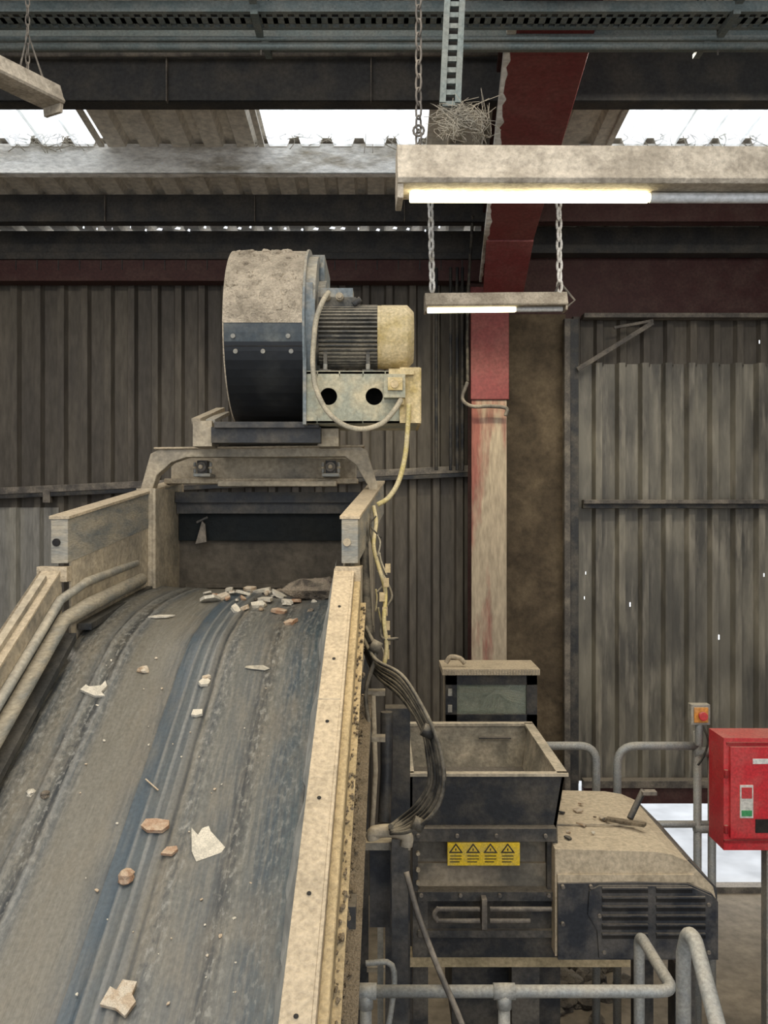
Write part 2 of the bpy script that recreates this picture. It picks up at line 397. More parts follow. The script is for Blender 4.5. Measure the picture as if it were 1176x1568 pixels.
b.box((2.18,9.76,1.24),(6.48,9.89,1.32),'girt'); b.box((2.18,9.80,1.06),(6.48,9.89,1.24),'maroon_dark')
b.beam((2.10,9.74,Z(566,9.74)),(X(1000,9.74),9.74,Z(494,9.74)),.03,.05,'girt')
b.beam((X(940,9.74),9.74,Z(502,9.74)),(X(1000,9.74),9.74,Z(491,9.74)),.03,.03,'girt')
b.done()
b=B('door_post'); b.box((X(864,9.8),9.78,0),(X(873,9.8),9.89,Z(488,9.8)),'girt'); b.box((X(873,9.8),9.80,0),(X(886,9.8),9.89,Z(488,9.8)),'dark')
b.done()
b=B('portal_frame_column',.006)
cxl,cxr=X(722,9.4),X(776,9.4)
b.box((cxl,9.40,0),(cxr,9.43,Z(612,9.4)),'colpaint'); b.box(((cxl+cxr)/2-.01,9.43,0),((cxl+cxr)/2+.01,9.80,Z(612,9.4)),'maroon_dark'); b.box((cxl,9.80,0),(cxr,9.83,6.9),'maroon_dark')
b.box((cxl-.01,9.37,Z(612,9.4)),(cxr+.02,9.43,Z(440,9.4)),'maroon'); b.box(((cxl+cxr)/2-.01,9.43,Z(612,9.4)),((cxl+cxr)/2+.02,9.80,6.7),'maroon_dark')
b.tube([P(716,585,9.3),P(708,610,9.3),P(722,622,9.25),P(750,622,9.25),P(775,625,9.25),P(774,637,9.25)],.02,'girt',8,6)
b.tube([P(716,585,9.3),P(716,470,9.3),P(724,330,9.0)],.018,'cable',6,4)
for x in (X(690,9.7),X(700,9.7),X(668,9.7),X(708,9.7)): b.cyl((x,9.7,4.7),(x,9.7,6.9),.018,'darker',8)
b.done()
b=B('portal_frame_rafter',.006)
yn,yf=-2.5,9.45
def rz(y): return 6.66+.1*(9.45-y)
def rx(y): return X(767,9.45)+(y-9.45)*.058
hw=.25
def rhw(y): return .21+(9.45-y)/3.89*.04 if y>5.5 else .25
def rbar(z0,z1,mat,w=None):
    for ya,yb in ((9.45,5.5),(5.5,yn)):
        wa=w or rhw(ya); wb=w or rhw(yb)
        b.hexa([(rx(ya)-wa,ya,rz(ya)+z0),(rx(yb)-wb,yb,rz(yb)+z0),(rx(yb)+wb,yb,rz(yb)+z0),(rx(ya)+wa,ya,rz(ya)+z0),
            (rx(ya)-wa,ya,rz(ya)+z1),(rx(yb)-wb,yb,rz(yb)+z1),(rx(yb)+wb,yb,rz(yb)+z1),(rx(ya)+wa,ya,rz(ya)+z1)],mat)
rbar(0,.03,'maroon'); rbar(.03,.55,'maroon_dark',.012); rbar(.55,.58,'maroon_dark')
pts=[]
for k in range(60):
    y=5.2+k*4.2/59
    pts.append((y,random.uniform(.005,.04)))
for (y,w),(y2,w2) in zip(pts,pts[1:]):
    xl=rx(y)-rhw(y); xl2=rx(y2)-rhw(y2)
    b.hexa([(xl-.02,y,rz(y)-.005),(xl2-.02,y2,rz(y2)-.005),(xl2+w2,y2,rz(y2)-.006),(xl+w,y,rz(y)-.006),
            (xl-.02,y,rz(y)+.05),(xl2-.02,y2,rz(y2)+.05),(xl2+w2,y2,rz(y2)+.06),(xl+w,y,rz(y)+.06)],'purlin_w')
b.prism([Vector((rx(9.3)-.012,9.43,rz(9.43))),Vector((rx(9.3)-.012,9.43,rz(9.43)-.28)),Vector((rx(8.3)-.012,8.3,rz(8.3)))],(.024,0,0),'maroon_dark')
b.hexa([(rx(9.43)-.2,9.43,rz(9.43)-.30),(rx(8.3)-.22,8.3,rz(8.3)-.02),(rx(8.3)+.22,8.3,rz(8.3)-.02),(rx(9.43)+.2,9.43,rz(9.43)-.30),
        (rx(9.43)-.2,9.43,rz(9.43)-.275),(rx(8.3)-.22,8.3,rz(8.3)),(rx(8.3)+.22,8.3,rz(8.3)),(rx(9.43)+.2,9.43,rz(9.43)-.275)],'maroon')
b.done()

# ---------------- conveyor ----------------
BW=[(-2.4,None),(3.72,None),(3.82,.625),(3.92,.58),(4.02,.548),(4.15,.513),(4.3,.482),(4.5,.455),(4.8,.437),(5.05,.435),(5.2,.45),(5.3,.50),(5.36,.58),(5.38,.68)]
SL=.535
def bdrop(y):
    if y<=3.72: return .528+SL*(4-y)
    pr=(3.72,.528+SL*.28)
    for yy,dd in BW[2:]:
        if y<=yy:
            t=(y-pr[0])/(yy-pr[0]); return pr[1]+(dd-pr[1])*t
        pr=(yy,dd)
    return pr[1]
def bz(y): return CAMZ-bdrop(y)
def yaw(y): return .018*(y-4) if y<4 else .065*(y-4)
BL,BR=-1.345,-.262
conv=bpy.data.objects.new('belt_conveyor',None); sc.collection.objects.link(conv)
bm=bmesh.new(); uvl=bm.loops.layers.uv.new('UVMap')
ys=[-2.4+i*.25 for i in range(24)]+[3.6,3.72,3.82,3.92,4.02,4.15,4.3,4.5,4.65,4.8,4.95,5.05,5.12,5.2,5.25,5.3,5.33,5.36,5.38]
NU=96; rows=[]; L=0; py=None
for y in ys:
    z=bz(y)
    if py is not None: L+=math.hypot(y-py[0],z-py[1])
    py=(y,z); r=[]
    for k in range(NU+1):
        u=k/NU; x=BL+(BR-BL)*u+yaw(y)
        zz=z+.02*abs(2*u-1)**3
        for c,w,h in ((.475,.024,-.003),(.504,.006,.004),(.542,.006,.004),(.58,.010,.004),(.15,.008,.004),(.213,.008,.004),(.602,.008,-.004)):
            if abs(u-c)<w: zz+=h
        r.append((bm.verts.new((x,y,zz)),u,L))
    rows.append(r)
for A,C in zip(rows,rows[1:]):
    for k in range(NU):
        q=[A[k],A[k+1],C[k+1],C[k]]
        f=bm.faces.new([v[0] for v in q]); f.smooth=True
        for lp,v in zip(f.loops,q): lp[uvl].uv=(v[1],v[2])
me=bpy.data.meshes.new('belt'); bm.to_mesh(me); bm.free(); me.materials.append(M['belt'])
o=bpy.data.objects.new('belt',me); sc.collection.objects.link(o); o.parent=conv

def rdrop(y): return .242+SL*(3.86-y)
def rp(x,y,up=0):
    return Vector((x+.018*(y-4),y,CAMZ-rdrop(y)+up))
b=B('side_frame')
def strip(x0,x1,y0,y1,u0,u1,mat):
    b.hexa([rp(x0,y0,u0),rp(x1,y0,u0),rp(x1,y1,u0),rp(x0,y1,u0),rp(x0,y0,u1),rp(x1,y0,u1),rp(x1,y1,u1),rp(x0,y1,u1)],mat)
YN,YK=-2.4,3.86
strip(-.212,-.135,YN,YK,-.012,0,'rail'); strip(-.135,-.125,YN,YK,-.05,.0,'rail'); strip(-.125,-.100,YN,YK,-.06,-.045,'railside'); strip(-.108,-.098,YN,YK,-.15,-.05,'railside'); strip(-.100,-.075,YN,YK,-.16,-.148,'railside')
strip(-.212,-.200,YN,YK,-.33,-.01,'rail'); strip(-.145,-.125,YN,YK,-.55,-.13,'crust'); strip(-.13,-.05,YN,YK,-.56,-.545,'crust')
strip(-.128,-.095,YN,YK,-.36,-.30,'crust')
strip(-1.475,-1.385,YN,YK,-.012,.0,'rail'); strip(-1.475,-1.463,YN,YK,-.12,.0,'rail'); strip(-1.397,-1.385,YN,YK,-.33,-.01,'dusty')
strip(-1.40,-1.315,YN,YK-.02,-.30,-.265,'rubber')
b.tube([rp(-1.37,YN,-.10),rp(-1.37,3.80,-.10),Vector((-1.345,4.05,CAMZ-.315)),Vector((-1.315,4.75,CAMZ-.27))],.020,'grey',10)
b.tube([rp(-1.362,YN,-.19),rp(-1.362,3.80,-.19),Vector((-1.33,4.02,CAMZ-.42)),Vector((-1.30,4.8,CAMZ-.36))],.034,'bracket',12)
strip(-1.388,-1.372,YN,3.84,-.16,-.13,'rubber')
b.hexa([Vector((-1.35,3.95,CAMZ-.52)),Vector((-1.29,3.95,CAMZ-.52)),Vector((-1.265,4.9,CAMZ-.43)),Vector((-1.30,4.9,CAMZ-.43)),
        Vector((-1.35,3.95,CAMZ-.49)),Vector((-1.29,3.95,CAMZ-.49)),Vector((-1.265,4.9,CAMZ-.405)),Vector((-1.30,4.9,CAMZ-.405))],'rubber')
y=YN
while y<3.8:
    c=rp(-.172,y,.001); b.cyl(c,c+Vector((0,-.0015,.003)),.0065,'black',10)
    c=rp(-1.43,y,.001); b.cyl(c,c+Vector((0,-.0015,.003)),.006,'black',10)
    y+=.3
for y in (3.1,1.5,0): strip(-.214,-.134,y,y+.005,-.011,.002,'dusty')
def hx(xb,y): return xb+.065*(y-3.86)
def htop(y): return CAMZ-.031+.125*(y-3.86)
for side,xb,xi in (('L',-1.435,-1.362),('R',-.183,-.112)):
    y0,y1=3.86,5.55
    v=[(hx(xb,y0),y0,htop(y0)-.19),(hx(xi,y0),y0,htop(y0)-.19),(hx(xi,y1),y1,htop(y1)-.19),(hx(xb,y1),y1,htop(y1)-.19),
       (hx(xb,y0),y0,htop(y0)),(hx(xi,y0),y0,htop(y0)),(hx(xi,y1),y1,htop(y1)),(hx(xb,y1),y1,htop(y1))]
    b.hexa(v,'bracket')
    v=[Vector(q) for q in v]; top=[q+Vector((0,-.004,0)) for q in v[4:]]
    e=.008
    top[0]+=Vector((-e,0,0));top[3]+=Vector((-e,0,0));top[1]+=Vector((e,0,0));top[2]+=Vector((e,0,0))
    b.hexa(top+[q+Vector((0,0,.014)) for q in top],'rail')
    xm=(xb+xi)/2
    b.cyl((xm-.012,3.852,htop(3.86)-.10),(xm-.012,3.862,htop(3.86)-.10),.017,'black' if side=='L' else 'dusty',16)
    xw=xi-.012 if side=='L' else xb+.002
    b.hexa([(hx(xw,3.9),3.9,CAMZ-.62),(hx(xw+.01,3.9),3.9,CAMZ-.62),(hx(xw+.01,5.6),5.6,CAMZ-.75),(hx(xw,5.6),5.6,CAMZ-.75),
            (hx(xw,3.9),3.9,htop(3.9)-.18),(hx(xw+.01,3.9),3.9,htop(3.9)-.18),(hx(xw+.01,5.6),5.6,htop(5.6)-.01),(hx(xw,5.6),5.6,htop(5.6)-.01)],'dusty')
b.box((-.15,3.9,CAMZ-.75),(-.10,5.5,CAMZ-.25),'dusty')
b.box((-1.36,4.92,CAMZ-.50),(-1.27,4.94,CAMZ+.13),'dusty')
b.box((-1.275,4.92,CAMZ-.46),(-1.255,5.5,CAMZ+.13),'dusty')
b.box((-1.49,3.84,CAMZ-.30),(-1.36,3.90,CAMZ-.235),'rail'); b.box((-.21,3.84,CAMZ-.30),(-.10,3.9,CAMZ-.235),'rail')
b.hexa([rp(-1.39,YN,-.55),rp(-.13,YN,-.55),rp(-.13,YK,-.55),rp(-1.39,YK,-.55),rp(-1.39,YN,-.50),rp(-.13,YN,-.50),rp(-.13,YK,-.50),rp(-1.39,YK,-.50)],'dark')
b.box((-1.33,3.86,CAMZ-.80),(-.15,5.5,CAMZ-.76),'dark')
b.beam(rp(-1.43,YN,-.2),rp(-1.43,YK,-.2),.03,.40,'dusty')
for y in (-1.0,2.9,5.2):
    zt=(CAMZ-rdrop(y)-.5) if y<3.9 else CAMZ-.76
    for x in (-1.40,-.14): 
        b.box((x-.05,y-.05,0),(x+.05,y+.05,zt),'dark'); b.box((x-.12,y-.12,0),(x+.12,y+.12,.02),'dark')
    b.box((-1.4,y-.03,zt*.45),(-.14,y+.03,zt*.45+.08),'dark')
b.box((-1.29,5.50,CAMZ-.75),(-.06,5.52,CAMZ-.155),'curtain')
b.box((-1.25,5.46,CAMZ-.175),(-.1,5.50,CAMZ-.01),'teal')
b.box((-1.25,5.40,CAMZ-.01),(-.12,5.48,CAMZ+.07),'dark')
b.box((-1.25,5.36,CAMZ+.055),(-.12,5.44,CAMZ+.12),'darker')
b.box((-1.20,5.42,CAMZ-.46),(-.2,5.47,CAMZ-.435),'curtain')
b.prism([P(299,833,5.4),P(316,830,5.4),P(314,803,5.4),P(309,798,5.4)],(0,.02,0),'girt')
b.beam(P(318,792,5.4),P(301,800,5.4),.01,.012,'dark')
o=b.done(); o.parent=conv
b=B('caked_dust',0)
for k in range(520):
    y=random.uniform(1.6,3.85); s=random.uniform(.003,.011)
    b.rock(rp(random.uniform(-.102,-.078),y,random.choice([-.148,-.148,-.30,-.36,-.545])+random.uniform(-.008,.006)),(s*.8,s*2.2,s*.7),'crust',sub=1)
b.done().parent=conv
b=B('film_skirt',0)
nb=60
A=[];C=[]
for k in range(nb+1):
    y=1.9+(3.95-1.9)*k/nb
    wv=.010*math.sin(y*11)+.006*math.sin(y*29)+.003*math.sin(y*61)
    A.append(Vector((-.208+.018*(y-4),y,CAMZ-rdrop(y)-.015))); C.append(Vector((-.262+wv+.018*(y-4),y,bz(y)+.028+.006*math.sin(y*23))))
for k in range(nb):
    q=lambda j:(A[j]+C[j])/2+Vector((.010*math.sin(j*.9)-.004,0,.006*math.cos(j*.6)))
    b.poly([A[k],A[k+1],q(k+1),q(k)],'film',True); b.poly([q(k),q(k+1),C[k+1],C[k]],'film',True)
bmesh.ops.remove_doubles(b.bm,verts=b.bm.verts[:],dist=.0005)
o=b.done(); o.parent=conv
b=B('head_portal_frame',.006)
def XZ(px,py,d=5.0): return Vector((X(px,d),d,Z(py,d)))
outer=[XZ(214,752),XZ(230,695),XZ(243,688),XZ(552,684),XZ(562,689),XZ(578,742),XZ(578,760)]
inner=[XZ(566,760),XZ(564,745),XZ(545,712),XZ(528,699),XZ(285,700),XZ(262,708),XZ(240,728),XZ(232,752)]
b.prism(outer+inner,(0,.10,0),'dusty')
b.beam(XZ(236,690)+Vector((0,.05,.012)),XZ(558,686)+Vector((0,.05,.012)),.14,.012,'rail')
b.box((X(254,5.3),5.25,Z(741,5.3)),(X(548,5.3),5.40,Z(733,5.3)),'rail')
b.box((X(258,5.3),5.36,Z(733,5.3)),(X(545,5.3),5.40,Z(700,5.3)),'dusty')
b.box((X(335,5.2),5.16,Z(745,5.2)),(X(515,5.2),5.30,Z(737,5.2)),'dusty')
for px in (312,507):
    c=XZ(px,716,5.2)
    b.box((c.x-.05,5.14,c.z-.055),(c.x+.05,5.3,c.z-.035),'grey')
    b.box((c.x-.03,5.15,c.z-.035),(c.x+.03,5.27,c.z+.04),'dark'); b.cyl((c.x,5.12,c.z),(c.x,5.18,c.z),.028,'girt',14)
    b.cyl((c.x,5.10,c.z),(c.x,5.13,c.z),.013,'rail',10)
    for s in (-.045,.045):
        b.cyl((c.x+s,5.17,c.z-.035),(c.x+s,5.17,c.z+.03),.009,'grey',8); b.cyl((c.x+s,5.17,c.z-.01),(c.x+s,5.17,c.z+.005),.016,'rail',6)
b.done().parent=conv

# ---------------- extraction fan + motor ----------------
b=B('extraction_fan')
cy,cz,R=5.1,5.225,.49
xl,xr=X(342,4.62),X(463,4.62)
NS=64
def circ(a,r=R): return (cy-math.cos(a)*r, cz+math.sin(a)*r)
for k in range(NS):
    a0=2*math.pi*k/NS; a1=2*math.pi*(k+1)/NS
    am=math.degrees((a0+a1)/2); am=am-360 if am>180 else am
    mat='fan' if (2<am<180 or am<-150) else ('fanband' if -13<am<2 else 'fanblack')
    rr=R if mat=='fan' else R-.004
    y0,z0=circ(a0,rr);y1,z1=circ(a1,rr)
    b.poly([(xl,y0,z0),(xr,y0,z0),(xr,y1,z1),(xl,y1,z1)],mat,True)
def disc(x,r,mat,th=.012):
    pts=[Vector((x,)+circ(2*math.pi*k/NS,r)) for k in range(NS)]
    b.prism(pts,(th,0,0),mat)
disc(xl-.004,R+.001,'fan',.006); disc(xr,R+.008,'fanside')
disc(xr+.012,R-.03,'fanside',.05); disc(xr+.062,R-.16,'fanside',.04); disc(xr+.1,.12,'dark',.05)
def arc(a,r): yy,zz=circ(math.radians(a),r); return yy,zz
def dirv(a): return Vector((0,-math.cos(math.radians(a)),math.sin(math.radians(a))))
for (px,a) in ((358,-8),(442,-8),(361,-17),(403,-17),(446,-17)):
    yy,zz=arc(a,R-.004); xx=X(px,4.64)
    b.cyl(Vector((xx,yy,zz)),Vector((xx,yy,zz))+dirv(a)*.012,.012,'grey',10)
yy,zz=arc(-14,R-.004); b.beam((xl,yy,zz),(xr,yy,zz),.005,.008,'black',up=dirv(-14))
for k in range(70):
    a=random.uniform(4,100); yy,zz=arc(a,R-.006); s=random.uniform(.010,.04)
    xx=random.uniform(xl+.03,xr-.03)
    b.rock((xx,yy,zz),(s*.9,s*(.22+.7*math.sin(math.radians(a))),s*(.22+.7*math.cos(math.radians(a)))),'fan',sub=2)
b.box((xr+.012,5.0,cz+.25),(xr+.09,5.5,cz+.46),'fanside')
pts=[Vector((xr+.075,5.05+.06*math.cos(t*math.pi/8),cz+.34+.09*math.sin(t*math.pi/8))) for t in range(16)]
b.tube(pts,.016,'fanside',8,closed=True)
b.box((xr+.005,4.66,cz+.12),(xr+.05,4.72,cz+.22),'fanside')
b.box((xr+.0,4.64,Z(650,4.65)),(xr+.018,5.5,cz),'fanside')
y0=4.66
x0,x1=xr,X(612,y0); zt,zb=Z(569,y0),Z(648,y0)
hc=[(X(503,y0),Z(607,y0)),(X(573,y0),Z(607,y0))]; hr=.045
def plate_holes(xa,xb,za,zb_,y,th,mat):
    edges=[xa,hc[0][0]-.06,hc[0][0]+.06,hc[1][0]-.06,hc[1][0]+.06,xb]
    for i in range(5):
        a,c=edges[i],edges[i+1]
        if i in (1,3):
            cx,czc=hc[0] if i==1 else hc[1]
            n=32; ring=[];rect=[]
            for k in range(n):
                t=2*math.pi*k/n; co,si=math.cos(t),math.sin(t)
                ring.append((cx+hr*co,czc+hr*si))
                sc_=min((((c-cx) if co>0 else (cx-a))/abs(co)) if abs(co)>1e-6 else 9, (((za-czc) if si>0 else (czc-zb_))/abs(si)) if abs(si)>1e-6 else 9)
                rect.append((cx+co*sc_,czc+si*sc_))
            ia=b.mi(mat)
            R0=[b.bm.verts.new((p[0],y,p[1])) for p in rect]; G0=[b.bm.verts.new((p[0],y,p[1])) for p in ring]; G1=[b.bm.verts.new((p[0],y+th,p[1])) for p in ring]
            for k in range(n):
                k2=(k+1)%n
                b.bm.faces.new([R0[k],R0[k2],G0[k2],G0[k]]).material_index=ia
                b.bm.faces.new([G0[k],G0[k2],G1[k2],G1[k]]).material_index=ia
        else: b.box((a,y,zb_),(c,y+th,za),mat)
plate_holes(x0,x1,zt,zb,y0,.012,'baseplate')
b.box((x0,y0+.25,zb),(x1,y0+.26,zt),'black')
b.box((x0,y0,zt-.012),(X(640,y0),y0+.42,zt+.004),'baseplate')
b.box((x0,y0,zb),(X(640,y0),y0+.42,zb+.012),'baseplate')
b.box((X(612,y0),y0-.015,zb-.0),(X(643,y0),y0+.015,zt+.02),'cowl'); b.box((X(640,y0),y0,zb),(X(645,y0),y0+.42,zt+.02),'cowl')  # end box yellow is warm light put into the colour
c=P(604,592,y0); b.box((c.x-.055,y0-.07,c.z-.065),(c.x+.055,y0-.0,c.z+.055),'baseplate'); b.box((c.x-.035,y0-.09,c.z-.03),(c.x+.04,y0-.07,c.z+.035),'cowl')
b.cyl((c.x,y0-.10,c.z),(c.x,y0-.09,c.z),.02,'dustyy',14); b.cyl((c.x+.035,y0-.04,c.z-.1),(c.x+.035,y0-.04,c.z-.06),.016,'cowl',10)
b.box((c.x-.03,y0-.05,c.z+.055),(c.x+.1,y0+.0,c.z+.085),'cowl')
my=4.86; mz=Z(514,my-.05); mr=.165
mx0,mx1,mx2=X(484,4.75),X(578,4.75),X(634,4.75)
b.cyl((mx0,my,mz),(mx1,my,mz),mr-.03,'motor',32)
for k in range(44):
    a=2*math.pi*k/44
    if abs(math.degrees(a)-90)<14: continue
    v=Vector((0,math.cos(a),math.sin(a)))
    b.beam(Vector((mx0+.015,my,mz))+v*(mr-.018),Vector((mx1,my,mz))+v*(mr-.018),.009,.05,'motor',up=v)
b.cyl((mx0-.02,my,mz),(mx0+.015,my,mz),mr-.005,'motor',32); b.cyl((mx0-.06,my,mz),(mx0-.02,my,mz),mr*.75,'motor',32)
b.cyl((mx1,my,mz),(mx1+.02,my,mz),mr+.004,'cowl',40); b.cyl((mx1+.02,my,mz),(mx2-.035,my,mz),mr+.006,'cowl',40); b.cyl((mx2-.035,my,mz),(mx2,my,mz),mr+.006,'cowl',40,mr-.03)
b.cyl((xr+.05,my,mz),(mx0-.05,my,mz),.06,'dark',20)
for xx in (mx0+.05,mx1-.05):
    for yy in (my-.11,my+.11):
        b.box((xx-.03,yy-.035,zt),(xx+.03,yy+.035,zt+.02),'motor'); b.box((xx-.01,yy-.02,zt+.015),(xx+.01,yy+.02,mz-.09),'motor')
        b.cyl((xx,yy-.02,zt+.02),(xx,yy-.02,zt+.05),.012,'grey',8)
b.box((X(487,4.75),my-.08,mz+mr-.03),(X(545,4.75),my+.08,mz+mr+.035),'motor'); b.box((X(490,4.75),my-.075,mz+mr+.035),(X(540,4.75),my+.07,mz+mr+.085),'fanside')
for px in (500,520): 
    b.cyl((X(px,4.75),my-.12,mz+mr+.03),(X(px,4.75),my-.05,mz+mr+.03),.021,'dusty',12); b.cyl((X(px,4.75),my-.14,mz+mr+.03),(X(px,4.75),my-.12,mz+mr+.03),.014,'dusty',12)
b.cyl((X(541,4.75),my-.1,mz+mr-.01),(X(552,4.75),my-.1,mz+mr+.02),.016,'dark',10)
d=4.6
b.tube([P(503,448,4.72),P(494,462,4.62),P(484,490,d),P(480,530,d),P(479,560,4.58),P(484,595,4.56),P(500,628,4.55),P(525,650,4.55),P(555,657,4.55),P(585,648,4.55),P(604,628,4.57),P(614,612,4.6)],.0135,'wcable',10,6)
b.box((X(326,4.8),4.75,Z(679,4.8)),(X(492,4.8),4.87,Z(655,4.8)),'darker')
b.box((X(332,4.8),4.72,Z(657,4.8)),(X(490,4.8),5.5,Z(648,4.8)-.0),'dark')
for (pa,pb,t) in ((297,326,645),(487,519,657)):
    b.box((X(pa,4.85),4.82,Z(684,4.85)),(X(pb,4.85),5.02,Z(t,4.85)),'dusty')
b.beam(P(300,645,4.85),P(338,628,5.3),.05,.03,'dusty'); b.beam(P(322,645,4.85),P(345,633,5.3),.05,.02,'grey')
b.box((X(330,5.2),5.15,4.58),(X(500,5.2),5.3,4.72),'dark')
b.done()
b=B('power_cable',0)
b.tube([P(626,618,4.62),P(624,660,4.62),P(620,700,4.62),P(610,738,4.6),P(595,762,4.6),P(578,773,4.6)],.013,'ycable',10,8)
pts=[(572,775,4.5),(576,800,4.45),(572,835,4.3),(580,868,4.2),(590,905,4.15),(588,950,4.1),(592,990,4.1),(588,1020,4.1)]
b.tube([P(*p) for p in pts],.010,'ycable',8,6)
pts=[(566,790,4.5),(570,830,4.4),(585,875,4.3),(600,912,4.2),(590,935,4.15),(584,975,4.1),(610,978,4.1)]
b.tube([P(*p) for p in pts],.007,'cable',8,6)
for k in range(8):
    x=570+random.uniform(0,20); yv=790+k*28
    b.tube([P(x,yv,4.2),P(x+random.uniform(-12,16),yv+14,4.2),P(x+random.uniform(-8,12),yv+34,4.2)],.0045,random.choice(['cable','wcable','ycable']),6,5)
for k in range(7):
    c=P(588+random.uniform(-5,6),870+k*22,4.12); b.box((c.x-.012,c.y-.012,c.z-.02),(c.x+.012,c.y+.012,c.z+.02),'dustyy')
b.tube([P(556,800,4.3),P(560,900,4.2),P(566,985,4.1)],.022,'cable',8,5)
b.done()
b=B('cable_bundle',0)
for k in range(6):
    o=k*4.2; j=k*.035
    pts=[(555,975+o*.5,3.9),(575,1010+o,3.75+j),(615,1040+o*1.6-6,3.6+j),(648-o*.1,1085+o*1.4,3.5+j),(672-o*.8,1140+o*.8,3.45+j),(680-o*1.1,1200,3.42+j),(664-o*1.3,1245-o*.5,3.42+j),(628-o*.9,1272-o*.7,3.45+j),(598,1276-o*.5,3.5)]
    b.tube([P(*p) for p in pts],.0085+.002*(k%2),'cable',8,6)
b.tube([P(560,960,3.9),P(575,1000,3.8),P(560,1060,3.75),P(566,1120,3.7),P(560,1180,3.6)],.009,'cable',8,6)
b.tube([P(622,1335,3.4),P(640,1400,3.35),P(670,1480,3.3),P(700,1550,3.25),P(735,1640,3.2)],.011,'girt',8,6)
for q in ((575,990,3.8),(655,1120,3.5),(640,1262,3.45)):
    c=P(*q); b.cyl(c+Vector((-.02,0,.01)),c+Vector((.02,0,-.01)),.026,'cable',10)
b.done()

b=B('support_post')
d=3.55
b.box((X(600,d),d,0),(X(625,d),d+.06,Z(1285,d)),'dark')
b.tube([P(572,1285,d),P(572,1275,d),P(600,1272,d),P(622,1280,d),P(622,1295,d)],.026,'dusty',10,5)
b.beam(P(560,1288,d+.1),P(628,1288,d+.1),.12,.03,'dusty')
b.box((X(566,3.7),3.7,Z(1420,3.7)),(X(598,3.7),3.78,Z(1295,3.7)),'navy')
b.box((X(578,3.7),3.7,0),(X(587,3.7),3.74,Z(1420,3.7)),'grey')
b.box((X(590,4.6),4.6,0),(X(628,4.6),4.7,Z(1085,4.6)),'darker')
b.tube([P(592,1090,4.3),P(592,1180,4.3),P(588,1260,4.2)],.03,'darker',8)
b.tube([P(571,1060,4.2),P(575,1180,4.2),P(570,1270,4.2)],.012,'dusty',8)
for py in (1060,1130,1480):
    c=P(576,py,3.9); b.box((c.x-.04,c.y-.03,c.z-.010),(c.x+.04,c.y+.03,c.z+.010),'dusty')
b.tube([P(560,1475,3.5),P(600,1478,3.5),P(600,1540,3.5),P(580,1640,3.5)],.012,'handrail',8,4)
b.done()

# ---------------- debris on the belt ----------------
def hit(px,py):
    dz=-(py-CY)/F
    y=2.0
    while y<5.2:
        if CAMZ+dz*y<=bz(y): break
        y+=.004
    return Vector((X(px,y),y,bz(y)))
def nrm(y): return (0,-(bz(y+.05)-bz(y-.05))/.1,1)
b=B('belt_debris',0)
def fl(px,py,r,mat,th=.012,asp=1.3,tilt=.25):
    c=hit(px,py); b.flake(c+Vector((0,0,.006)),r,th,mat,nrm(c.y),asp,tilt)
def shape(px,py,pts,mat,th=.01,tilt=(0,0)):
    c=hit(px,py)+Vector((0,0,.008)); n=(Vector(nrm(c.y))+Vector((tilt[0],tilt[1],0))).normalized()
    ex=(Vector((1,0,0))-n*n.x).normalized(); ey=n.cross(ex)
    b.prism([c+ex*p[0]+ey*p[1] for p in pts],n*th,mat)
shape(315,1297,[(-.055,.055),(-.03,.03),(-.02,.055),(.0,.065),(.01,.045),(.065,-.01),(.055,-.03),(-.02,-.065),(-.04,-.03)],'paper',.006,(.1,-.25))
shape(237,1272,[(-.045,.0),(-.035,.028),(.0,.03),(.045,.022),(.048,.0),(.03,-.022),(-.02,-.02)],'brick',.014)
shape(260,1309,[(-.026,-.012),(-.012,.014),(.02,.018),(.026,.004),(.01,-.016)],'brick',.010)
shape(302,1098,[(-.02,-.014),(-.018,.016),(.018,.018),(.022,-.008),(.0,-.018)],'paper',.012)
shape(148,1064,[(-.065,.0),(-.05,.03),(-.035,.02),(.01,.03),(.02,.06),(.035,.03),(.02,-.005),(.04,-.025),(.0,-.03)],'paper',.012,(.1,-.1))
shape(395,1027,[(-.055,.004),(-.05,.016),(.02,.02),(.05,-.002),(.03,-.014),(-.03,-.004)],'grey',.003)
shape(182,1537,[(-.045,-.02),(-.03,.03),(-.01,.02),(.0,.05),(.04,.045),(.035,.01),(.05,-.01),(.03,-.05),(.0,-.03)],'chip',.014,(.05,-.1))
shape(232,1207,[(-.03,.03),(-.026,.033),(.03,-.02),(.028,-.024)],'chip',.003)
shape(250,948,[(-.07,-.006),(-.03,.02),(.05,.02),(.02,-.006),(-.03,-.015)],'paper',.006)
fl(312,1048,.024,'paper',.012); fl(316,1042,.016,'chip')
for (px,py,r,m) in [(322,922,.045,'paper'),(340,918,.035,'chip'),(352,906,.03,'paper'),(370,912,.035,'paper'),(385,905,.03,'chip'),(402,908,.045,'paper'),(410,922,.05,'paper'),(428,915,.035,'paper'),(425,940,.028,'brick'),(440,925,.03,'paper'),(395,930,.03,'paper'),(378,934,.02,'chip'),(446,957,.022,'brick'),(455,925,.03,'brick'),(360,936,.022,'paper')]:
    fl(px,py,r,m,.016,1.5,.45)
for k in range(34):
    px=315+random.random()*180; fl(px,908+abs(random.gauss(0,13)),random.uniform(.006,.018),random.choice(['paper','chip','paper','brick','rock']),.010,1.5,.5)
for k in range(50):
    fl(random.uniform(90,440),random.uniform(960,1560),random.uniform(.002,.006),random.choice(['paper','chip']),.003,1.3)
for (px,py,s,m) in ((218,1030,.020,'chip'),(195,1349,.025,'brick'),(47,1220,.016,'paper'),(70,1221,.016,'rock'),(446,955,.014,'brick')):
    c=hit(px,py); b.rock(c+Vector((0,0,s*.5)),(s*1.2,s,s*.75),m)
b.done()
